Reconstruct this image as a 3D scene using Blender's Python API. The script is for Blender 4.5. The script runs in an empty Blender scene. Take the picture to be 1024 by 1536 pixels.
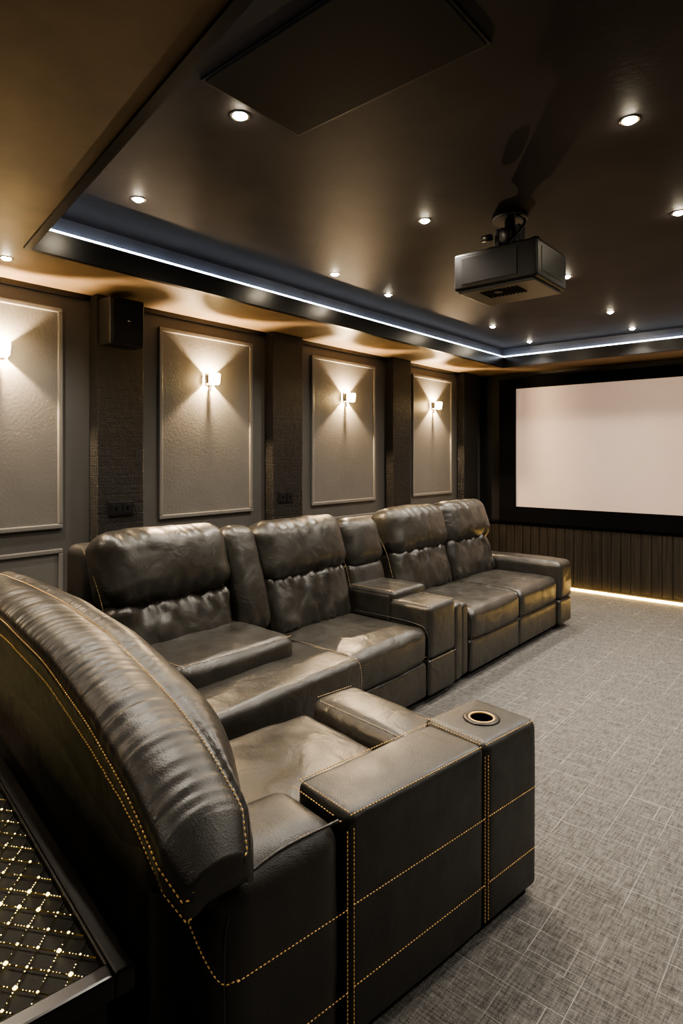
import bpy, bmesh, math, random
from mathutils import Vector, Matrix, noise, Euler
random.seed(3)
D=bpy.data; S=bpy.context.scene; COL=S.collection

# ---------------------------------------------------------------- helpers
def nm(name):
    m=D.materials.new(name); m.use_nodes=True
    nt=m.node_tree; b=nt.nodes['Principled BSDF']
    return m,nt,b
def simple(name,col,rough=.5,metal=0,em=None,es=0,var=.15,nscale=6,bump=0,bscale=80,spec=None):
    m,nt,b=nm(name)
    tc=nt.nodes.new('ShaderNodeTexCoord')
    n=nt.nodes.new('ShaderNodeTexNoise'); n.inputs['Scale'].default_value=nscale; n.inputs['Detail'].default_value=5
    nt.links.new(tc.outputs['Object'],n.inputs['Vector'])
    r=nt.nodes.new('ShaderNodeValToRGB')
    r.color_ramp.elements[0].position=.3; r.color_ramp.elements[1].position=.7
    r.color_ramp.elements[0].color=(*[c*(1-var) for c in col],1)
    r.color_ramp.elements[1].color=(*[c*(1+var) for c in col],1)
    nt.links.new(n.outputs['Fac'],r.inputs['Fac']); nt.links.new(r.outputs['Color'],b.inputs['Base Color'])
    b.inputs['Roughness'].default_value=rough; b.inputs['Metallic'].default_value=metal
    if spec is not None: b.inputs['Specular IOR Level'].default_value=spec
    if em: 
        b.inputs['Emission Color'].default_value=(*em,1); b.inputs['Emission Strength'].default_value=es
    if bump:
        n2=nt.nodes.new('ShaderNodeTexNoise'); n2.inputs['Scale'].default_value=bscale; n2.inputs['Detail'].default_value=4
        nt.links.new(tc.outputs['Object'],n2.inputs['Vector'])
        bp=nt.nodes.new('ShaderNodeBump'); bp.inputs['Distance'].default_value=bump; bp.inputs['Strength'].default_value=1
        nt.links.new(n2.outputs['Fac'],bp.inputs['Height']); nt.links.new(bp.outputs['Normal'],b.inputs['Normal'])
    return m

def leather(name,c1,c2,r0,r1,bd=.009):
    m,nt,b=nm(name); N=nt.nodes.new; L=nt.links.new
    tc=N('ShaderNodeTexCoord')
    n=N('ShaderNodeTexNoise'); n.inputs['Scale'].default_value=5; n.inputs['Detail'].default_value=7; n.inputs['Roughness'].default_value=.65
    L(tc.outputs['Object'],n.inputs['Vector'])
    r=N('ShaderNodeValToRGB'); r.color_ramp.elements[0].position=.35; r.color_ramp.elements[1].position=.68
    r.color_ramp.elements[0].color=(*c1,1); r.color_ramp.elements[1].color=(*c2,1)
    L(n.outputs['Fac'],r.inputs['Fac']); L(r.outputs['Color'],b.inputs['Base Color'])
    mr=N('ShaderNodeMapRange'); mr.inputs['To Min'].default_value=r0; mr.inputs['To Max'].default_value=r1
    mr.inputs['From Min'].default_value=.3; mr.inputs['From Max'].default_value=.7
    n3=N('ShaderNodeTexNoise'); n3.inputs['Scale'].default_value=14; n3.inputs['Detail'].default_value=6
    L(tc.outputs['Object'],n3.inputs['Vector']); L(n3.outputs['Fac'],mr.inputs['Value']); L(mr.outputs['Result'],b.inputs['Roughness'])
    v=N('ShaderNodeTexVoronoi'); v.inputs['Scale'].default_value=260
    L(tc.outputs['Object'],v.inputs['Vector'])
    b1=N('ShaderNodeBump'); b1.inputs['Distance'].default_value=.0006; b1.inputs['Strength'].default_value=.6
    L(v.outputs['Distance'],b1.inputs['Height'])
    n4=N('ShaderNodeTexNoise'); n4.inputs['Scale'].default_value=7; n4.inputs['Detail'].default_value=5; n4.inputs['Distortion'].default_value=1.0
    L(tc.outputs['Object'],n4.inputs['Vector'])
    b2=N('ShaderNodeBump'); b2.inputs['Distance'].default_value=bd; b2.inputs['Strength'].default_value=.7
    L(n4.outputs['Fac'],b2.inputs['Height']); L(b1.outputs['Normal'],b2.inputs['Normal']); L(b2.outputs['Normal'],b.inputs['Normal'])
    b.inputs['Specular IOR Level'].default_value=.75
    return m

M={}
M['leather']=leather('leather_dark',(.025,.0232,.0195),(.041,.0378,.031),.29,.43,.010)
M['leather2']=leather('leather_charcoal',(.020,.0188,.0162),(.031,.0290,.0248),.36,.50,.005)
M['gold']=simple('gold_thread',(.72,.47,.18),.4,.5,em=(1,.6,.2),es=.04,var=.1,nscale=200)  # faint glow painted into the gold by emission
M['bronze']=simple('bronze_wire',(.30,.23,.07),.4,.9,nscale=90)
M['thread']=simple('tan_thread',(.50,.38,.22),.5,.2,nscale=200)
M['black']=simple('black_satin',(.008,.008,.009),.4)
M['blackmat']=simple('black_velvet',(.004,.004,.005),.95,spec=.1)
M['plastic']=simple('black_plastic',(.007,.0075,.008),.42,bump=.0004,bscale=400)
M['greyp']=simple('grey_plastic',(.04,.04,.04),.4)
M['metal']=simple('dark_metal',(.06,.055,.05),.35,.9)
M['chrome']=simple('brushed_steel',(.55,.53,.5),.25,1)
M['wallp']=simple('wall_paint',(.095,.091,.086),.5,var=.05,bump=.0010,bscale=50)
M['panelp']=simple('panel_leather_paint',(.145,.140,.132),.38,var=.05,bump=.0012,bscale=60)
M['mould']=simple('moulding_paint',(.165,.160,.152),.35,var=.04)
M['dark']=simple('dark_wall_paint',(.010,.010,.0115),.6)
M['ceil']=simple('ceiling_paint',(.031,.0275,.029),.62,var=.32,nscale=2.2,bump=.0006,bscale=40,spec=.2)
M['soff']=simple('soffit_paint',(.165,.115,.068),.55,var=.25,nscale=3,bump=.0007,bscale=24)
M['trimb']=simple('black_trim',(.007,.007,.008),.3)
M['riser']=simple('cove_riser_blue_glow',(.09,.10,.13),.6)  # blue light of the cove LED is put into the riser colour
M['lamp']=simple('lamp_glow',(1,.9,.7),.5,em=(1,.86,.64),es=170)
M['sglow']=simple('sconce_glass_glow',(1,.8,.5),.5,em=(1,.68,.29),es=55)
M['cool']=simple('led_cool',(.8,.88,1),.5,em=(.78,.87,1),es=4.6)
M['warm']=simple('led_warm',(1,.8,.4),.5,em=(1,.60,.16),es=18)
M['screen']=simple('screen_fabric',(.40,.335,.285),.8,em=(1,.70,.54),es=.18,var=.02)  # weak emission stands in for light the screen fabric reflects
M['glass']=simple('black_glass',(.005,.005,.006),.25)
M['tbase']=simple('black_tray_lacquer',(.004,.0042,.0035),.5,spec=.2)

def grille():
    m,nt,b=nm('perforated_grille'); N=nt.nodes.new;L=nt.links.new
    tc=N('ShaderNodeTexCoord'); v=N('ShaderNodeTexVoronoi'); v.inputs['Scale'].default_value=160; v.inputs['Randomness'].default_value=.1
    L(tc.outputs['Object'],v.inputs['Vector'])
    r=N('ShaderNodeValToRGB'); r.color_ramp.elements[0].color=(.003,.003,.003,1); r.color_ramp.elements[1].color=(.022,.021,.021,1)
    r.color_ramp.elements[0].position=.3; r.color_ramp.elements[1].position=.45
    L(v.outputs['Distance'],r.inputs['Fac']); L(r.outputs['Color'],b.inputs['Base Color']); b.inputs['Roughness'].default_value=.7; b.inputs['Specular IOR Level'].default_value=.2
    return m
M['grille']=grille()

def brick():
    m,nt,b=nm('black_rough_stone'); N=nt.nodes.new;L=nt.links.new
    tc=N('ShaderNodeTexCoord'); s=N('ShaderNodeSeparateXYZ'); c=N('ShaderNodeCombineXYZ'); a=N('ShaderNodeMath'); a.operation='ADD'
    L(tc.outputs['Object'],s.inputs[0]); L(s.outputs['X'],a.inputs[0]); L(s.outputs['Y'],a.inputs[1]); L(a.outputs[0],c.inputs['X']); L(s.outputs['Z'],c.inputs['Y'])
    t=N('ShaderNodeTexBrick'); t.inputs['Scale'].default_value=1; t.inputs['Brick Width'].default_value=.17; t.inputs['Row Height'].default_value=.06
    t.inputs['Mortar Size'].default_value=.004; t.inputs['Mortar Smooth'].default_value=1
    t.inputs['Color1'].default_value=(.0070,.0066,.0062,1); t.inputs['Color2'].default_value=(.011,.0098,.009,1); t.inputs['Mortar'].default_value=(.006,.0055,.005,1)
    L(c.outputs[0],t.inputs['Vector']); L(t.outputs['Color'],b.inputs['Base Color']); b.inputs['Roughness'].default_value=.5
    n=N('ShaderNodeTexNoise'); n.inputs['Scale'].default_value=26; n.inputs['Detail'].default_value=9; n.inputs['Roughness'].default_value=.75; L(tc.outputs['Object'],n.inputs['Vector'])
    b1=N('ShaderNodeBump'); b1.inputs['Distance'].default_value=.03; L(n.outputs['Fac'],b1.inputs['Height'])
    b2=N('ShaderNodeBump'); b2.inputs['Distance'].default_value=.002; b2.invert=True; L(t.outputs['Fac'],b2.inputs['Height'])
    L(b1.outputs['Normal'],b2.inputs['Normal']); L(b2.outputs['Normal'],b.inputs['Normal'])
    return m
M['brick']=brick()

def wood():
    m,nt,b=nm('dark_wood_slats'); N=nt.nodes.new;L=nt.links.new
    tc=N('ShaderNodeTexCoord'); mp=N('ShaderNodeMapping'); mp.inputs['Scale'].default_value=(30,30,1.2); L(tc.outputs['Object'],mp.inputs['Vector'])
    n=N('ShaderNodeTexNoise'); n.inputs['Scale'].default_value=1.5; n.inputs['Detail'].default_value=6; L(mp.outputs[0],n.inputs['Vector'])
    r=N('ShaderNodeValToRGB'); r.color_ramp.elements[0].color=(.014,.012,.009,1); r.color_ramp.elements[1].color=(.042,.034,.027,1)
    r.color_ramp.elements[0].position=.35; r.color_ramp.elements[1].position=.7
    L(n.outputs['Fac'],r.inputs['Fac']); L(r.outputs['Color'],b.inputs['Base Color']); b.inputs['Roughness'].default_value=.45
    return m
M['wood']=wood()

def carpet():
    m,nt,b=nm('carpet_weave'); N=nt.nodes.new;L=nt.links.new
    tc=N('ShaderNodeTexCoord')
    def bk(rot,w,h,off,ms):
        mp=N('ShaderNodeMapping'); mp.inputs['Rotation'].default_value=(0,0,rot); mp.inputs['Location'].default_value=(off,off*.7,0)
        L(tc.outputs['Object'],mp.inputs['Vector'])
        t=N('ShaderNodeTexBrick'); t.inputs['Scale'].default_value=1; t.inputs['Brick Width'].default_value=w; t.inputs['Row Height'].default_value=h
        t.inputs['Mortar Size'].default_value=ms; t.inputs['Mortar Smooth'].default_value=.2
        t.inputs['Color1'].default_value=(0,0,0,1); t.inputs['Color2'].default_value=(.25,.25,.25,1); t.inputs['Mortar'].default_value=(1,1,1,1)
        L(mp.outputs[0],t.inputs['Vector']); return t
    t1=bk(0,1.3,.125,0,.0014); t2=bk(math.pi/2,1.1,.17,.13,.0014)
    mx=N('ShaderNodeMath'); mx.operation='MAXIMUM'; L(t1.outputs['Fac'],mx.inputs[0]); L(t2.outputs['Fac'],mx.inputs[1])
    nb=N('ShaderNodeTexNoise'); nb.inputs['Scale'].default_value=4; L(tc.outputs['Object'],nb.inputs['Vector'])
    nr=N('ShaderNodeMapRange'); nr.inputs['From Min'].default_value=.38; nr.inputs['From Max'].default_value=.62; nr.inputs['To Min'].default_value=.1; nr.inputs['To Max'].default_value=.8
    L(nb.outputs['Fac'],nr.inputs['Value'])
    ml=N('ShaderNodeMath'); ml.operation='MULTIPLY'; L(mx.outputs[0],ml.inputs[0]); L(nr.outputs['Result'],ml.inputs[1])
    def st(sx,sy):
        mp=N('ShaderNodeMapping'); mp.inputs['Scale'].default_value=(sx,sy,1); L(tc.outputs['Object'],mp.inputs['Vector'])
        n=N('ShaderNodeTexNoise'); n.inputs['Scale'].default_value=1; n.inputs['Detail'].default_value=4; n.inputs['Roughness'].default_value=.75; L(mp.outputs[0],n.inputs['Vector']); return n
    a=st(14,140); c=st(140,14)
    ad=N('ShaderNodeMath'); ad.operation='ADD'; L(a.outputs['Fac'],ad.inputs[0]); L(c.outputs['Fac'],ad.inputs[1])
    hf=N('ShaderNodeMath'); hf.operation='MULTIPLY'; hf.inputs[1].default_value=.5; L(ad.outputs[0],hf.inputs[0])
    r=N('ShaderNodeValToRGB'); r.color_ramp.elements[0].position=.39; r.color_ramp.elements[1].position=.61
    r.color_ramp.elements[0].color=(.052,.050,.046,1); r.color_ramp.elements[1].color=(.235,.225,.208,1)
    L(hf.outputs[0],r.inputs['Fac'])
    mix=N('ShaderNodeMix'); mix.data_type='RGBA'; L(ml.outputs[0],mix.inputs['Factor']); L(r.outputs['Color'],mix.inputs['A'])
    mix.inputs['B'].default_value=(.46,.44,.40,1); L(mix.outputs['Result'],b.inputs['Base Color'])
    b.inputs['Roughness'].default_value=.85
    n=N('ShaderNodeTexNoise'); n.inputs['Scale'].default_value=220; n.inputs['Detail'].default_value=3; L(tc.outputs['Object'],n.inputs['Vector'])
    bp=N('ShaderNodeBump'); bp.inputs['Distance'].default_value=.006; L(n.outputs['Fac'],bp.inputs['Height']); L(bp.outputs['Normal'],b.inputs['Normal'])
    return m
M['carpet']=carpet()

def link(me,name,mat,parent=None,smooth=False):
    o=D.objects.new(name,me); COL.objects.link(o)
    if mat: me.materials.append(M[mat] if isinstance(mat,str) else mat)
    if parent: o.parent=parent
    if smooth:
        for p in me.polygons: p.use_smooth=True
    return o
def empty(name,loc=(0,0,0),rz=0):
    e=D.objects.new(name,None); COL.objects.link(e); e.location=loc; e.rotation_euler=(0,0,rz); e.empty_display_size=.1
    return e
def addbox(bm,lo,hi):
    vs=[bm.verts.new((x,y,z)) for x in (lo[0],hi[0]) for y in (lo[1],hi[1]) for z in (lo[2],hi[2])]
    for f in ((0,1,3,2),(4,6,7,5),(0,4,5,1),(2,3,7,6),(0,2,6,4),(1,5,7,3)): bm.faces.new([vs[i] for i in f])
def boxes(name,lst,mat,parent=None,bev=0):
    bm=bmesh.new()
    for lo,hi in lst: addbox(bm,lo,hi)
    if bev: bmesh.ops.bevel(bm,geom=list(bm.edges),offset=bev,segments=2,affect='EDGES',profile=.6)
    me=D.meshes.new(name); bm.to_mesh(me); bm.free()
    return link(me,name,mat,parent)
def box(name,lo,hi,mat,parent=None,bev=0): return boxes(name,[(lo,hi)],mat,parent,bev)
def cyl(name,p,r,h,mat,parent=None,axis='Z',r2=None,seg=32,caps=True):
    bm=bmesh.new(); bmesh.ops.create_cone(bm,cap_ends=caps,segments=seg,radius1=r,radius2=r if r2 is None else r2,depth=h)
    R={'Z':Matrix(),'X':Matrix.Rotation(math.pi/2,4,'Y'),'Y':Matrix.Rotation(math.pi/2,4,'X')}[axis]
    bmesh.ops.transform(bm,matrix=Matrix.Translation(p)@R,verts=bm.verts)
    me=D.meshes.new(name); bm.to_mesh(me); bm.free()
    o=link(me,name,mat,parent)
    for q in me.polygons: q.use_smooth=len(q.vertices)==4
    return o
def torus(name,p,R,r,mat,parent=None,flat=1):
    bm=bmesh.new(); n=40;k=12; g=[]
    for i in range(n):
        a=2*math.pi*i/n; row=[]
        for j in range(k):
            b=2*math.pi*j/k; rr=R+r*math.cos(b)
            row.append(bm.verts.new((p[0]+rr*math.cos(a),p[1]+rr*math.sin(a),p[2]+r*flat*math.sin(b))))
        g.append(row)
    for i in range(n):
        for j in range(k): bm.faces.new((g[i][j],g[(i+1)%n][j],g[(i+1)%n][(j+1)%k],g[i][(j+1)%k]))
    me=D.meshes.new(name); bm.to_mesh(me); bm.free(); return link(me,name,mat,parent,True)

def axis_s(L,r,step,k=4):
    c=[r-r*math.tan(math.radians(45-45*i/k)) for i in range(k)]
    n=max(2,int(math.ceil((L-2*r)/step)))
    mid=[r+(L-2*r)*i/n for i in range(n+1)]
    return c+mid+[L-x for x in reversed(c)]
def rbox(name,lo,hi,r,mat,parent=None,puff=(0,0,0),wr=0,wf=(6,6,6),step=.025,rot=None,piv=None,fn=None):
    lo=Vector(lo);hi=Vector(hi); d=hi-lo; r=min(r,min(d)*.49)
    A=[axis_s(d[i],r,step) for i in range(3)]
    nx,ny,nz=[len(a) for a in A]
    c=(lo+hi)/2; h=d/2
    sd=random.random()*50
    bm=bmesh.new(); V={}
    Rm=None
    if rot: Rm=Euler(rot).to_matrix()
    pv=Vector(piv) if piv else c
    def gv(i,j,k):
        key=(i,j,k)
        if key in V: return V[key]
        p=lo+Vector((A[0][i],A[1][j],A[2][k]))
        q=Vector([min(max(p[a],lo[a]+r),hi[a]-r) for a in range(3)])
        n=(p-q); n=n.normalized() if n.length>0 else Vector((0,0,1))
        w=q+n*r
        s=[max(-1,min(1,(w[a]-c[a])/h[a])) for a in range(3)]
        g=[1-abs(t)**2.2 for t in s]
        for a in range(3):
            o1,o2=[b for b in range(3) if b!=a]
            w[a]+=n[a]*puff[a]*g[o1]*g[o2] if abs(n[a])>0 else 0
        if wr:
            e=noise.noise(Vector((w.x*wf[0]+sd,w.y*wf[1],w.z*wf[2])))+.5*noise.noise(Vector((w.x*wf[0]*2.3,w.y*wf[1]*2.3+sd,w.z*wf[2]*2.3)))
            w+=n*wr*e
        if fn: w=fn(w,n,s)
        if Rm: w=Rm@(w-pv)+pv
        V[key]=bm.verts.new(w); return V[key]
    def quad(a,b,c_,d_): bm.faces.new((a,b,c_,d_))
    for i in range(nx-1):
        for j in range(ny-1):
            quad(gv(i,j,0),gv(i,j+1,0),gv(i+1,j+1,0),gv(i+1,j,0))
            quad(gv(i,j,nz-1),gv(i+1,j,nz-1),gv(i+1,j+1,nz-1),gv(i,j+1,nz-1))
    for i in range(nx-1):
        for k in range(nz-1):
            quad(gv(i,0,k),gv(i+1,0,k),gv(i+1,0,k+1),gv(i,0,k+1))
            quad(gv(i,ny-1,k),gv(i,ny-1,k+1),gv(i+1,ny-1,k+1),gv(i+1,ny-1,k))
    for j in range(ny-1):
        for k in range(nz-1):
            quad(gv(0,j,k),gv(0,j,k+1),gv(0,j+1,k+1),gv(0,j+1,k))
            quad(gv(nx-1,j,k),gv(nx-1,j+1,k),gv(nx-1,j+1,k+1),gv(nx-1,j,k+1))
    me=D.meshes.new(name); bm.to_mesh(me); bm.free()
    return link(me,name,mat,parent,True)

def resample(pts,step):
    out=[]; acc=0
    P=[Vector(p) for p in pts]
    for a,b in zip(P,P[1:]):
        L=(b-a).length
        if L<1e-6: continue
        t=acc
        while t<L:
            out.append((a+(b-a)*t/L,(b-a)/L)); t+=step
        acc=t-L
    return out
def stitch(name,paths,parent,mat='gold',ln=.008,gap=.004,w=.0022):
    bm=bmesh.new()
    for pts in paths:
        for p,t in resample(pts,ln+gap):
            up=Vector((0,0,1)) if abs(t.z)<.9 else Vector((1,0,0))
            s=t.cross(up).normalized(); u=s.cross(t).normalized()
            ring=[]
            for q,sc in ((-.5,.5),(-.25,1),(.25,1),(.5,.5)):
                ring.append([bm.verts.new(p+t*ln*q+(s*math.cos(a)+u*math.sin(a))*w*sc) for a in (0,1.57,3.14,4.71)])
            for r0,r1 in zip(ring,ring[1:]):
                for i in range(4): bm.faces.new((r0[i],r0[(i+1)%4],r1[(i+1)%4],r1[i]))
            bm.faces.new(ring[0][::-1]); bm.faces.new(ring[-1])
    me=D.meshes.new(name); bm.to_mesh(me); bm.free(); return link(me,name,mat,parent,True)
def tube(name,pts,r,mat,parent,cyclic=False):
    cu=D.curves.new(name,'CURVE'); cu.dimensions='3D'; cu.bevel_depth=r; cu.bevel_resolution=3
    sp=cu.splines.new('POLY'); sp.points.add(len(pts)-1); sp.use_cyclic_u=cyclic
    for i,p in enumerate(pts): sp.points[i].co=(*p,1)
    cu.materials.append(M[mat]); o=D.objects.new(name,cu); COL.objects.link(o); o.parent=parent; return o
def crom(P,n=6):
    P=[Vector(p) for p in P]; out=[]
    Q=[P[0]*2-P[1]]+P+[P[-1]*2-P[-2]]
    for i in range(1,len(Q)-2):
        for s in range(n):
            t=s/n
            out.append(.5*((2*Q[i])+(-Q[i-1]+Q[i+1])*t+(2*Q[i-1]-5*Q[i]+4*Q[i+1]-Q[i+2])*t*t+(-Q[i-1]+3*Q[i]-3*Q[i+1]+Q[i+2])*t**3))
    out.append(P[-1]); return out
def light(name,kind,loc,power,col,parent=None,**k):
    l=D.lights.new(name,kind); l.energy=power; l.color=col
    for a,b in k.items(): setattr(l,a,b)
    o=D.objects.new(name,l); COL.objects.link(o); o.location=loc
    if parent: o.parent=parent
    return o

# ---------------------------------------------------------------- room
XL,XR,YB,YF=-3.66,2.5,-1.8,7.0
ZS,ZC=2.50,2.70
box('floor',(XL-.1,YB-.1,-.1),(XR+.1,YF+.1,0),'carpet')
box('wall_left',(XL-.1,YB,0),(XL,YF,2.85),'wallp')
box('wall_far',(XL-.1,YF,0),(XR+.1,YF+.1,2.85),'dark')
box('wall_right',(XR,YB,0),(XR+.1,YF,2.85),'wallp')
box('wall_back',(XL-.1,YB-.1,0),(XR+.1,YB,2.85),'wallp')
box('ceiling',(XL-.1,YB-.1,ZC),(XR+.1,YF+.1,ZC+.15),'ceil')
T=[(-3.0,1.25),(-3.0,6.3),(1.7,6.3),(1.7,.375)]
def inset(off):
    n=len(T); out=[]
    for i in range(n):
        p0=Vector(T[i-1]);p1=Vector(T[i]);p2=Vector(T[(i+1)%n])
        e1=(p1-p0).normalized();e2=(p2-p1).normalized()
        n1=Vector((-e1.y,e1.x));n2=Vector((-e2.y,e2.x))
        b=(n1+n2).normalized(); out.append(tuple(p1+b*off/b.dot(n1)))
    return out
T2=inset(.055)
bm=bmesh.new()
O=[(XL,YB),(XL,YF),(XR,YF),(XR,YB)]
def ring(A,za,B,zb):
    for i in range(4):
        j=(i+1)%4
        v=[bm.verts.new((*A[i],za)),bm.verts.new((*A[j],za)),bm.verts.new((*B[j],zb)),bm.verts.new((*B[i],zb))]
        bm.faces.new(v)
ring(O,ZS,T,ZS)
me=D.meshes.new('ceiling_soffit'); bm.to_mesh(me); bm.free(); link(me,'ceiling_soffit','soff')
bm=bmesh.new()
ring(T,ZS,T,ZS+.10); ring(T,ZS+.10,T2,ZS+.10)
me=D.meshes.new('trim_1'); bm.to_mesh(me); bm.free(); link(me,'trim_1','trimb')
bm=bmesh.new()
ring(T2,ZS+.10,T2,ZC)
me=D.meshes.new('trim_50'); bm.to_mesh(me); bm.free(); link(me,'trim_50','riser')
bm=bmesh.new(); T3=inset(.010); T4=inset(.018)
ring(T3,ZS+.10,T3,ZS+.115); ring(T3,ZS+.115,T4,ZS+.115)
me=D.meshes.new('cove_led_strip'); bm.to_mesh(me); bm.free(); link(me,'cove_led_strip','cool')
bm=bmesh.new(); Ta=inset(.03); Tb=inset(-.004)
ring(Ta,ZS-.012,Tb,ZS-.012); ring(Ta,ZS,Ta,ZS-.012); ring(Tb,ZS-.012,Tb,ZS+.03)
me=D.meshes.new('trim_2'); bm.to_mesh(me); bm.free(); link(me,'trim_2','trimb')

# pilasters
boxes('wall_left_pilasters',[((XL+.001,a,0.001),(XL+.10,b,ZS-.001)) for a,b in ((.38,.72),(1.87,2.19),(3.34,3.68),(4.98,5.30),(6.42,6.76))],'brick',bev=.006)
# wall panels
tn=3
def frame(y0,y1,z0,z1):
    global tn
    w=.028;t=.022;x=XL
    L=[((x,y0,z0),(x+t,y1,z0+w)),((x,y0,z1-w),(x+t,y1,z1)),((x,y0,z0+w),(x+t,y0+w,z1-w)),((x,y1-w,z0+w),(x+t,y1,z1-w))]
    L2=[((x,y0+w,z0+w),(x+.008,y1-w,z1-w))]
    e=empty(f'trim_{tn}'); tn+=1
    boxes('moulding',L,'mould',e,bev=.006); boxes('inset_panel',L2,'panelp',e)
PAN=[(.88,1.70),(2.36,3.20),(3.88,4.80),(5.46,6.28)]
for a,b in PAN:
    frame(a,b,1.07,2.39)
    frame(a,b,.20,.95)
box(f'trim_{tn}',(XL,YB,ZS-.03),(XL+.025,YF,ZS),'trimb'); tn+=1  # simple crown, coloured black as a painted shadow strip along the wall top
box('baseboard_left',(XL,YB,0),(XL+.02,YF,.12),'mould')

# sconces
def sconce(y,z):
    e=empty('wall_sconce',(XL+.008,y,z))
    box('back_plate',(0,-.030,-.04),(.008,.030,.04),'metal',e,bev=.003)
    boxes('side_plates',[((.008,-.040,-.032),(.056,-.036,.032)),((.008,.036,-.032),(.056,.040,.032))],'chrome',e,bev=.001)
    bm=bmesh.new(); bmesh.ops.create_cone(bm,cap_ends=True,segments=8,radius1=.032,radius2=.040,depth=.078)
    bmesh.ops.bevel(bm,geom=list(bm.edges),offset=.006,segments=2,affect='EDGES')
    bmesh.ops.transform(bm,matrix=Matrix.Translation((.080,0,0)),verts=bm.verts)
    me=D.meshes.new('glass_prism'); bm.to_mesh(me); bm.free(); link(me,'glass_prism','sglow',e)
    box('stem',(.008,-.006,-.085),(.024,.006,-.036),'metal',e,bev=.002)
    light('bulb','POINT',(.030,0,0),66,(1,.72,.43),e,shadow_soft_size=.005)
for y,z in ((1.34,2.09),(2.78,2.065),(4.34,2.045),(5.87,2.07),(-.3,2.07)): sconce(y,z)

# downlights
def down(x,y,z,p=34,c=(1,.90,.77)):
    e=empty('downlight',(x,y,z))
    torus('trim_ring',(0,0,-.001),.030,.004,'chrome',e,.6)
    bm=bmesh.new(); bmesh.ops.create_uvsphere(bm,u_segments=20,v_segments=10,radius=.022)
    bmesh.ops.transform(bm,matrix=Matrix.Diagonal((1,1,.6,1)),verts=bm.verts)
    me=D.meshes.new('lamp_dome'); bm.to_mesh(me); bm.free(); link(me,'lamp_dome','lamp',e,True)
    light('spot','SPOT',(0,0,-.035),p,c,e,shadow_soft_size=.02,spot_size=math.radians(130),spot_blend=.8)
for x,y in ((-1.66,1.40),(-.624,2.318),(-2.56,1.547),(-1.683,2.63),(-.677,3.354),(-2.625,3.017),(-2.66,3.66),(-1.486,4.06),(-2.577,5.18),(-2.62,6.1),(-1.575,5.29),(-1.62,6.1)):
    down(x,y,ZC)
for x,y in ((-.5,4.6),(.8,3.2),(.8,5.0)): down(x,y,ZC,62,(1,.95,.90))  # unseen lamps added as fill, brighter and cooler for the right-hand floor
down(.8,1.7,ZC,16)  # another unseen fill lamp, kept dim near the camera
for x,y in ((-3.27,1.24),(-3.3,0)): down(x,y,ZS,26)
for x,y in ((-1.4,-.6),(.4,-.6)): down(x,y,ZS,10)  # unseen lamps added as fill behind the camera, kept dim

# ceiling speaker grille
e=empty('ceiling_speaker')
box('grille_panel',(-1.58,1.19,ZC-.012),(-.82,1.61,ZC),'grille',e,bev=.002)
boxes('grille_rim',[((-1.59,1.18,ZC-.008),(-.81,1.19,ZC)),((-1.59,1.61,ZC-.008),(-.81,1.62,ZC)),((-1.59,1.19,ZC-.008),(-1.58,1.61,ZC)),((-.82,1.19,ZC-.008),(-.81,1.61,ZC))],'trimb',e)

# projector
e=empty('ceiling_projector',(-1.33,2.86,0))
rbox('body',(-.215,-.18,2.325),(.215,.185,2.505),.014,'plastic',e,step=.1)
box('lower_tray',(-.195,-.165,2.312),(.195,.165,2.328),'greyp',e,bev=.004)
boxes('vents',[((-.10+i*.02,-.12,2.308),(-.09+i*.02,.0,2.313)) for i in range(10)],'blackmat',e)
box('side_panel',(.214,-.13,2.36),(.217,.13,2.47),'black',e,bev=.001)
box('rear_panel',(-.17,-.184,2.35),(.12,-.179,2.48),'black',e,bev=.002)
cyl('lens_ring',(.08,.19,2.42),.05,.03,'metal',e,'Y'); cyl('lens_glass',(.08,.206,2.42),.036,.008,'glass',e,'Y')
cyl('lens_mark',(-.02,-.09,2.310),.022,.008,'black',e)
cyl('ceiling_plate',(0,0,ZC-.012),.085,.024,'plastic',e)
cyl('pole',(0,0,2.62),.026,.14,'plastic',e)
cyl('joint',(0,0,2.60),.050,.07,'plastic',e,'X'); 
box('bracket',(-.09,-.06,2.53),(.09,.06,2.55),'plastic',e,bev=.004)
boxes('bracket_arms',[((-.17,-.014,2.50),(.17,.014,2.536)),((-.014,-.15,2.50),(.014,.15,2.536)),((-.065,-.035,2.54),(-.045,.035,2.64)),((.045,-.035,2.54),(.065,.035,2.64))],'plastic',e,bev=.003)
cyl('knob',(.13,0,2.545),.020,.04,'metal',e); cyl('knob_2',(-.10,-.05,2.60),.016,.05,'metal',e,'X')
tube('cable',crom([(.03,-.02,2.69),(.10,-.05,2.64),(.08,-.1,2.56),(.03,-.14,2.49)]),.007,'black',e)

# wall speaker
e=empty('wall_speaker',(-3.56,1.985,2.32))
rbox('cabinet',(.02,-.115,-.145),(.16,.115,.145),.015,'plastic',e,step=.1)
box('grille_cloth',(.16,-.10,-.13),(.168,.10,.13),'grille',e,bev=.003)
box('badge',(.168,-.012,.0),(.171,.012,.008),'chrome',e)
box('wall_bracket',(-.0,-.03,-.05),(.02,.03,.05),'metal',e)

# outlets
for y,z in ((2.03,1.17),(3.48,1.17)):
    e=empty('power_outlet',(XL+.10,y,z))
    box('plate',(0,-.085,-.042),(.009,.085,.042),'black',e,bev=.002)
    boxes('sockets',[((.009,-.07,-.03),(.013,-.008,.03)),((.009,.008,-.03),(.013,.07,.03))],'plastic',e,bev=.001)
    boxes('slots',[((.0135,-.045,-.01),(.0145,-.033,.012)),((.0135,.033,-.01),(.0145,.045,.012))],'blackmat',e)

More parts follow.
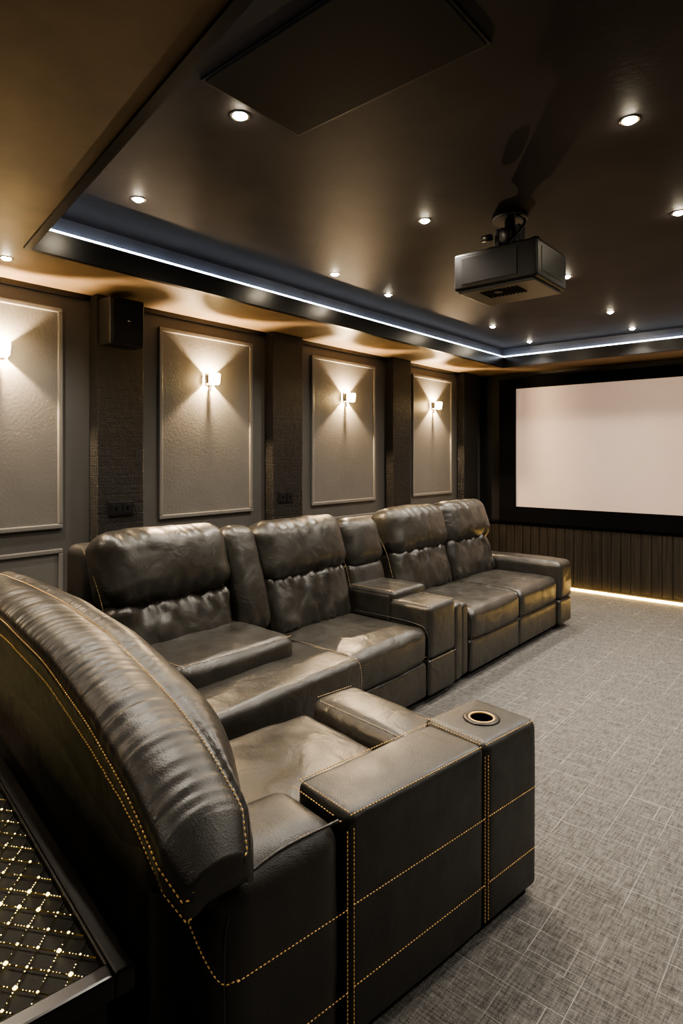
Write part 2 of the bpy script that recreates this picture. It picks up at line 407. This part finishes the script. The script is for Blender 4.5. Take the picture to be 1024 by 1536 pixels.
# screen
e=empty('projection_screen')
box('screen_surface',(-3.13,6.90,.905),(.10,6.912,2.31),'screen',e)
boxes('velvet_frame',[((-3.33,6.86,.72),(-3.13,6.98,2.43)),((.10,6.86,.72),(.30,6.98,2.43)),((-3.13,6.86,.72),(.10,6.98,.905)),((-3.13,6.86,2.31),(.10,6.98,2.43))],'blackmat',e,bev=.004)
box('backing',(-3.13,6.93,.9),(.1,6.98,2.32),'blackmat',e)
e=empty('wood_wainscot')
box('panel',(-3.54,6.90,.04),(XR,7.0,.70),'wood',e)
boxes('slats',[((-3.54+i*.1,6.888,.05),(-3.446+i*.1,6.90,.69)) for i in range(60)],'wood',e,bev=.002)
box('cap_rail',(-3.54,6.875,.695),(XR,7.0,.72),'blackmat',e)
e=empty('floor_led_strip'); box('led_tape',(-3.5,6.864,.004),(XR,6.886,.024),'warm',e)
box('led_channel',(-3.5,6.886,.0),(XR,6.90,.05),'black',e)

# ---------------------------------------------------------------- main sofa (along left wall)
sofa=empty('recliner_sofa')
def seat(y0,y1,crest=1.10,front=-1.98,sx=-2.72,seatz=.47):
    g=.004; a=y0+g;b=y1-g
    rbox('footrest',(-2.3,a,.05),(front+.0,b,.265),.025,'leather',sofa,(.006,0,0))
    rbox('seat_cushion',(sx,a,.25),(front+.01,b,seatz),.055,'leather',sofa,(.012,.0,.022),wr=.006,wf=(5,5,5))
    back(a,b,crest)
    stitch('seat_stitch',[[(sx+.2+i*(front-.035-sx-.2)/10,a+.03,seatz-.006+.012*math.sin(i/10*3.14)) for i in range(11)]],sofa,'thread',w=.0016)
    stitch('front_stitch',[[(front+.004,a+.02,.30),(front+.004,b-.02,.30)]],sofa,'thread',w=.0014)
def wave(amp,fy,seed):
    def f(w,n,s):
        k=max(0,abs(s[2])-.3)/.7
        w=w+Vector((n.x,0,0))*amp*k*noise.noise(Vector((seed,w.y*fy+w.z*4,w.z*5)))
        return w
    return f
def back(a,b,crest=1.10):
    sd=random.random()*40
    rbox('lumbar_pillow',(-2.78,a+.01,.42),(-2.56,b-.01,.80),.07,'leather',sofa,(.028,.0,.01),wr=.011,wf=(4,9,5),rot=(0,-.28,0),fn=wave(.055,22,sd),step=.016)
    rbox('headrest_pillow',(-2.86,a,crest-.36),(-2.60,b,crest-.0),.095,'leather',sofa,(.035,.0,.012),wr=.008,wf=(4,6,5),rot=(0,-.30,0),fn=wave(.034,18,sd+9),step=.016)
    rbox('back_shell',(-3.06,a+.01,.06),(-2.82,b-.01,crest-.07),.05,'leather2',sofa)
seat(2.385,3.13); seat(3.66,4.43); seat(4.43,5.18)
rbox('footrest',(-2.35,1.42,.05),(-1.88,2.375,.50),.04,'leather',sofa,(.01,0,.012),wr=.004)
rbox('seat_cushion',(-2.75,1.50,.30),(-2.16,2.19,.605),.055,'leather',sofa,(.012,0,.015),wr=.006)
back(1.42,2.15,1.13)
def slim(a,b,crest):
    sd=random.random()*40
    rbox('slim_back',(-2.80,a,.50),(-2.58,b,crest),.07,'leather',sofa,(.02,0,.01),wr=.005,rot=(0,-.30,0),fn=wave(.02,18,sd),step=.018)
    rbox('back_shell',(-3.06,a,.06),(-2.82,b,crest-.07),.05,'leather2',sofa)
slim(2.155,2.38,1.10)
rbox('filler_seat',(-2.75,2.2,.06),(-2.3,2.38,.47),.04,'leather',sofa)
a,b=3.16,3.60
rbox('console_back_upper',(-2.84,a+.02,.72),(-2.64,b-.03,1.06),.08,'leather',sofa,(.03,0,.01),wr=.006,rot=(0,-.28,0))
rbox('console_back_lower',(-2.80,a+.02,.45),(-2.60,b-.03,.76),.06,'leather',sofa,(.02,0,0),wr=.006,rot=(0,-.28,0))
rbox('back_shell',(-3.06,a-.02,.06),(-2.82,b+.05,.99),.05,'leather2',sofa)
rbox('console_rear',(-2.66,3.15,.06),(-2.27,3.54,.625),.03,'leather',sofa,(.0,0,.01))
rbox('console_lid',(-2.64,3.155,.57),(-2.24,3.52,.64),.03,'leather',sofa,(.0,0,.008))
rbox('console_front_low',(-2.28,3.135,.05),(-1.97,3.44,.27),.02,'leather',sofa,(.004,0,0))
rbox('console_front',(-2.28,3.135,.27),(-1.965,3.44,.595),.035,'leather',sofa,(.008,0,.008))
rbox('console_side_arm',(-2.66,3.445,.05),(-1.975,3.55,.55),.03,'leather',sofa,(.004,0,.004))
rbox('console_side_arm',(-2.66,3.555,.05),(-1.99,3.655,.53),.03,'leather',sofa,(.004,0,.004))
stitch('console_stitch',[[(-2.25,3.15,.595),(-1.985,3.15,.594),(-1.985,3.43,.594),(-2.25,3.43,.596)],[(-2.26,3.17,.64),(-2.62,3.17,.64)],[(-1.962,3.15,.27),(-1.962,3.43,.27)]],sofa,'thread',w=.0016)
rbox('end_arm',(-2.80,5.19,.26),(-1.95,5.46,.59),.05,'leather',sofa,(.006,.006,.012),wr=.004)
rbox('end_arm_base',(-2.80,5.19,.05),(-1.955,5.455,.265),.025,'leather',sofa,(.004,.004,0))
stitch('arm_stitch',[[(-2.6,5.205,.575),(-1.98,5.205,.575)],[(-1.985,5.21,.575),(-1.985,5.44,.575)]],sofa,'thread',w=.0018)
stitch('pad_stitch',[[(-2.70,1.53,.607),(-2.19,1.53,.604),(-2.175,2.16,.60)],[(-1.90,1.45,.495),(-1.90,2.35,.497)],
    crom([(-2.20,2.34,.50),(-2.0,2.345,.508),(-1.90,2.35,.49),(-1.874,2.352,.44),(-1.872,2.352,.3),(-1.872,2.352,.1)])],sofa,'thread',w=.0020)
for y in (2.385,3.13,3.66,4.43):
    tube('piping',crom([(-1.99,y,.10),(-1.975,y,.36),(-1.99,y,.44),(-2.05,y,.475),(-2.3,y,.485),(-2.55,y,.48)]),.004,'leather2',sofa)
for y in (2.16,2.385,3.15,3.63,1.425):
    stitch('back_stitch',[crom([(-2.60,y,.62),(-2.66,y,.80),(-2.78,y,.98),(-2.87,y,1.07)])],sofa,'thread',w=.0018)
box('plinth',(-3.0,1.45,0),(-2.05,5.42,.06),'blackmat',sofa)

# ---------------------------------------------------------------- near recliner
near=empty('recliner_sofa.001',(-.97,1.17,0),math.radians(-8.5))
rbox('arm_rear',(-.27,-.36,.03),(0,-.004,.59),.07,'leather2',near,(.008,.008,.016),wr=.003,step=.02)
rbox('arm_mid',(-.225,.004,.03),(0,.563,.60),.022,'leather2',near,(.004,0,.006),wr=.002,step=.02)
con=rbox('console',(-.265,.573,.03),(0,.87,.60),.03,'leather2',near,(.004,.004,.004),wr=.001,step=.02)
cut=cyl('cutter',(-.125,.72,.60),.042,.16,'black',near,seg=48)
md=con.modifiers.new('b','BOOLEAN'); md.operation='DIFFERENCE'; md.object=cut; md.solver='EXACT'
bpy.context.view_layer.update()
dg=bpy.context.evaluated_depsgraph_get()
nme=D.meshes.new_from_object(con.evaluated_get(dg)); con.modifiers.clear(); con.data=nme
D.objects.remove(cut)
torus('cup_ring',(-.125,.72,.604),.052,.011,'metal',near,.5)
torus('cup_ring_inner',(-.125,.72,.606),.042,.004,'gold',near,.8)
cyl('cup_lining',(-.125,.72,.562),.0415,.078,'metal',near,caps=False,seg=48); cyl('cup_floor',(-.125,.72,.526),.0415,.006,'glass',near)
rbox('seat_cushion',(-.87,-.15,.20),(-.23,.54,.45),.05,'leather',near,(0,0,.02),wr=.008,wf=(5,5,5),step=.02)
rbox('seat_front_roll',(-.86,.545,.05),(-.275,.80,.50),.05,'leather',near,(.0,.01,.012),wr=.003,step=.02)
rbox('corner_seat',(-1.75,-.25,.05),(-.88,-.02,.45),.05,'leather2',near)
box('plinth',(-.82,-.33,0),(-.03,.84,.05),'blackmat',near)
rbox('back_shell',(-2.3,-.445,.03),(-.19,-.25,.78),.025,'leather2',near,step=.05)
Tp=[(-2.3,.915),(-1.8,.945),(-1.3,.96),(-.8,.942),(-.43,.885),(-.18,.82),(-.06,.762),(0.0,.725),(.035,.68)]
def Tz(u):
    for (a,za),(b,zb) in zip(Tp,Tp[1:]):
        if u<=b:
            t=(u-a)/(b-a); return za+(zb-za)*t
    return Tp[-1][1]
def smoothT(u): return sum(Tz(u+d) for d in (-.06,-.04,-.02,0,.02,.04,.06))/7 if u<-.05 else Tz(u)
def section(u):
    T_=smoothT(u)
    f=min(1,max(0,(.045-u)/.42)); f=f*f*(3-2*f)
    e=min(1,max(0,(.045-u)/.07)); e=math.sqrt(max(0,1-(1-e)**2))
    def V(v): return -.30+(v+.30)*(.12+.88*f) if v>-.30 else v
    bot=.60-.15*f
    P=[(-.43,bot),(-.455,T_-.22*(.4+.6*f)),(-.485,T_-.10),(-.50,T_-.035),(-.455,T_+.008),(-.38,T_+.022),(-.30,T_+.006),
       (V(-.24),T_+.0),(V(-.185),T_-.05),(V(-.155),T_-.14*(.5+.5*f)),(V(-.155),T_-.30*(.3+.7*f)),(V(-.18),bot)]
    cv=-.38; cz=(T_+bot)/2
    return [Vector((cv+(p[0]-cv)*(.55+.45*e),cz+(p[1]-cz)*(.6+.4*e),0)) for p in P],T_
us=[-2.3+i*.005 for i in range(int(2.3/.005)+1)]; us=[u for u in us if u<.035]+[.036,.040,.043,.045]
bm=bmesh.new(); rows=[]; s1=[];s2=[];s1b=[];low=[]
for u in us:
    P,T_=section(u)
    C=crom([(p.x,p.y,0) for p in P],6)
    row=[]
    for i,c in enumerate(C):
        k=i/6
        v,z=c.x,c.y
        amp=0
        if 3<k<6: amp=.0034*math.sin((k-3)/3*math.pi)**.4
        elif 6<k<10: amp=.0030*math.exp(-(k-6)/1.3)
        elif 1<k<3: amp=.0012
        w=amp*(noise.noise(Vector((u*66+k*.35,k*.12,3)))*1.6+noise.noise(Vector((u*30,k*.2,8)))*.4)+ .003*noise.noise(Vector((u*5,k*.5,1)))
        dv=v+.33; dz=z-(T_-.15); L=math.hypot(dv,dz) or 1
        gr=-.010*(math.exp(-((k-3)/.22)**2)+math.exp(-((k-6)/.22)**2))
        v+=dv/L*(w+gr); z+=dz/L*(w+gr)
        row.append(bm.verts.new((u,v,z)))
        if i==18: s1.append((u,v-.006,z-.003)); s1b.append((u,v+.004,z+.010))
        if i==36: s2.append((u,v-.002,z+.005))
        if i==11: low.append((u,v-.004,z))
    rows.append(row)
n=len(rows[0])
for a,b in zip(rows,rows[1:]):
    for j in range(n): bm.faces.new((a[j],b[j],b[(j+1)%n],a[(j+1)%n]))
bm.faces.new(rows[0][::-1]); bm.faces.new(rows[-1])
bmesh.ops.recalc_face_normals(bm,faces=bm.faces)
me=D.meshes.new('back_cushion'); bm.to_mesh(me); bm.free(); link(me,'back_cushion','leather2',near,True)
stitch('back_stitching',[s1[::2],s1b[::2],s2[::2],low[::2]],near,'gold',ln=.0075,gap=.0045,w=.0021)
X=.0065
def face(v0,v1,z,x=X): return [(x,v0+(v1-v0)*i/8,z) for i in range(9)]
paths=[]
for z in (.38,.175):
    paths+=[face(-.325,-.012,z,X+.003),face(.012,.555,z),face(.583,.84,z)]
for v in (-.010,.012,.560,.577):
    paths.append([(X-.002,v,.06),(X-.002,v,.575)])
q=.006
paths+= [[(-q,.012,.60-q+.004),(-q,.555,.60-q+.004)]]
paths+= [[(-q-.002,.585,.60-q+.002),(-q-.002,.85,.60-q+.002)]]
paths+= [[(-.215,.010,.602),(-.01,.010,.602)],[(-.215,-.012,.592),(-.04,-.012,.588)],[(-.215,.010,.604),(-.215,.555,.604)],[(-.215,.560,.602),(-.01,.560,.602)],[(-.25,.578,.602),(-.01,.578,.602)]]
paths+= [crom([(-.020,-.012,.585),(-.026,-.12,.592),(-.026,-.22,.585),(-.022,-.29,.568),(-.018,-.332,.535)])]
paths+= [crom([(.006,-.325,.38),(-.012,-.352,.375),(-.05,-.367,.40),(-.12,-.370,.44),(-.19,-.368,.50)])]
stitch('arm_stitching',paths,near,'gold',ln=.007,gap=.004,w=.0019)
stitch('seat_stitching',[[(-.80,.56,.50),(-.28,.57,.50)],[(-.84,.58,.5),(-.84,.76,.5)]],near,'thread',w=.002)
tube('piping',crom([(-.016,-.344,.06),(-.016,-.346,.40),(-.016,-.338,.50),(-.022,-.31,.555),(-.024,-.2,.588),(-.020,-.02,.590)]),.004,'leather2',near)

# ---------------------------------------------------------------- console table behind the near sofa
tab=empty('console_table',(-.97,1.17,0),math.radians(-8.5))
u0,u1,v0,v1=-2.3,-.04,-1.15,-.53; zt=.50; w=.040
boxes('frame',[((u0,v1-w,zt-.05),(u1,v1,zt)),((u0,v0,zt-.05),(u1,v0+w,zt)),((u1-w,v0+w,zt-.05),(u1,v1-w,zt)),((u0,v0+w,zt-.05),(u0+w,v1-w,zt))],'trimb',tab,bev=.006)
boxes('cabinet',[((u0+.03,v0+.03,.0),(u1-.04,v1-.04,zt-.06))],'black',tab,bev=.005)
box('tray_base',(u0+w,v0+w,zt-.03),(u1-w,v1-w,zt-.020),'tbase',tab)
box('inner_lip',(u0+w-.003,v1-w-.006,zt-.02),(u1-w,v1-w,zt-.004),'metal',tab,bev=.002)
bm=bmesh.new(); sp=.060
A0,A1,B0,B1=u0+w,u1-w,v0+w,v1-w-.008
zz=zt-.014
def clipline(c,sg):
    pts=[]
    for u in (A0,A1):
        v=sg*u*.8+c
        if B0<=v<=B1: pts.append((u,v))
    for v in (B0,B1):
        u=(v-c)/(sg*.8)
        if A0<u<A1: pts.append((u,v))
    return pts[:2] if len(pts)>=2 else None
for sg in (1,-1):
    c=-6
    while c<4:
        p=clipline(c,sg)
        if p:
            a=Vector((*p[0],zz)); b=Vector((*p[1],zz)); t=(b-a)
            if t.length>.01:
                t.normalize(); s=Vector((-t.y,t.x,0))*.0008; up=Vector((0,0,.0014))
                v=[bm.verts.new(x) for x in (a-s-up,a+s-up,a+up,b-s-up,b+s-up,b+up)]
                bm.faces.new((v[0],v[3],v[5],v[2])); bm.faces.new((v[1],v[2],v[5],v[4])); bm.faces.new((v[0],v[1],v[4],v[3]))
        c+=sp
me=D.meshes.new('gold_lattice'); bm.to_mesh(me); bm.free(); link(me,'gold_lattice','bronze',tab)
BV=[];BF=[]
def bead(x,y,z,r):
    o=len(BV); k=r*.707
    BV.extend([(x,y,z+r),(x,y,z-r)]+[(x+r*math.cos(a*math.pi/3),y+r*math.sin(a*math.pi/3),z) for a in range(6)])
    for a in range(6):
        BF.append((o,o+2+a,o+2+(a+1)%6)); BF.append((o+1,o+2+(a+1)%6,o+2+a))
nI=int(12/sp)
for i in range(nI):
    for j in range(nI):
        c1=-6+i*sp; c2=-6+j*sp
        u=(c2-c1)/1.6; v=.8*u+c1
        if A0<u<A1 and B0<v<B1:
            bead(u,v,zz+.002,random.choice((.0024,.003,.0034,.0052)))
            for s2_ in (-1,1):
                for f in (.2,.35,.5,.65,.8):
                    uu=u+f*sp/1.6; vv=v+s2_*.8*f*sp/1.6
                    if A0<uu<A1 and B0<vv<B1 and random.random()<.5:
                        bead(uu,vv,zz+.001,random.uniform(.0007,.0015))
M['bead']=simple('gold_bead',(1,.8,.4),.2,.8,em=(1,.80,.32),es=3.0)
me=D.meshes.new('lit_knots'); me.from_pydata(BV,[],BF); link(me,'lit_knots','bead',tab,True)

# ---------------------------------------------------------------- world + camera
W=D.worlds.new('World'); S.world=W; W.use_nodes=True
W.node_tree.nodes['Background'].inputs['Color'].default_value=(.02,.022,.03,1)
cam=D.cameras.new('camera'); co=D.objects.new('camera',cam); COL.objects.link(co)
co.location=(0,0,1.5); co.rotation_euler=(math.pi/2,0,math.radians(40.4))
cam.sensor_fit='HORIZONTAL'; cam.sensor_width=24; cam.lens=913/1024*24; cam.shift_y=-83/1024; cam.clip_start=.02
S.camera=co
S.view_settings.view_transform='AgX'
S.view_settings.look='AgX - Medium High Contrast'
S.view_settings.exposure=.9
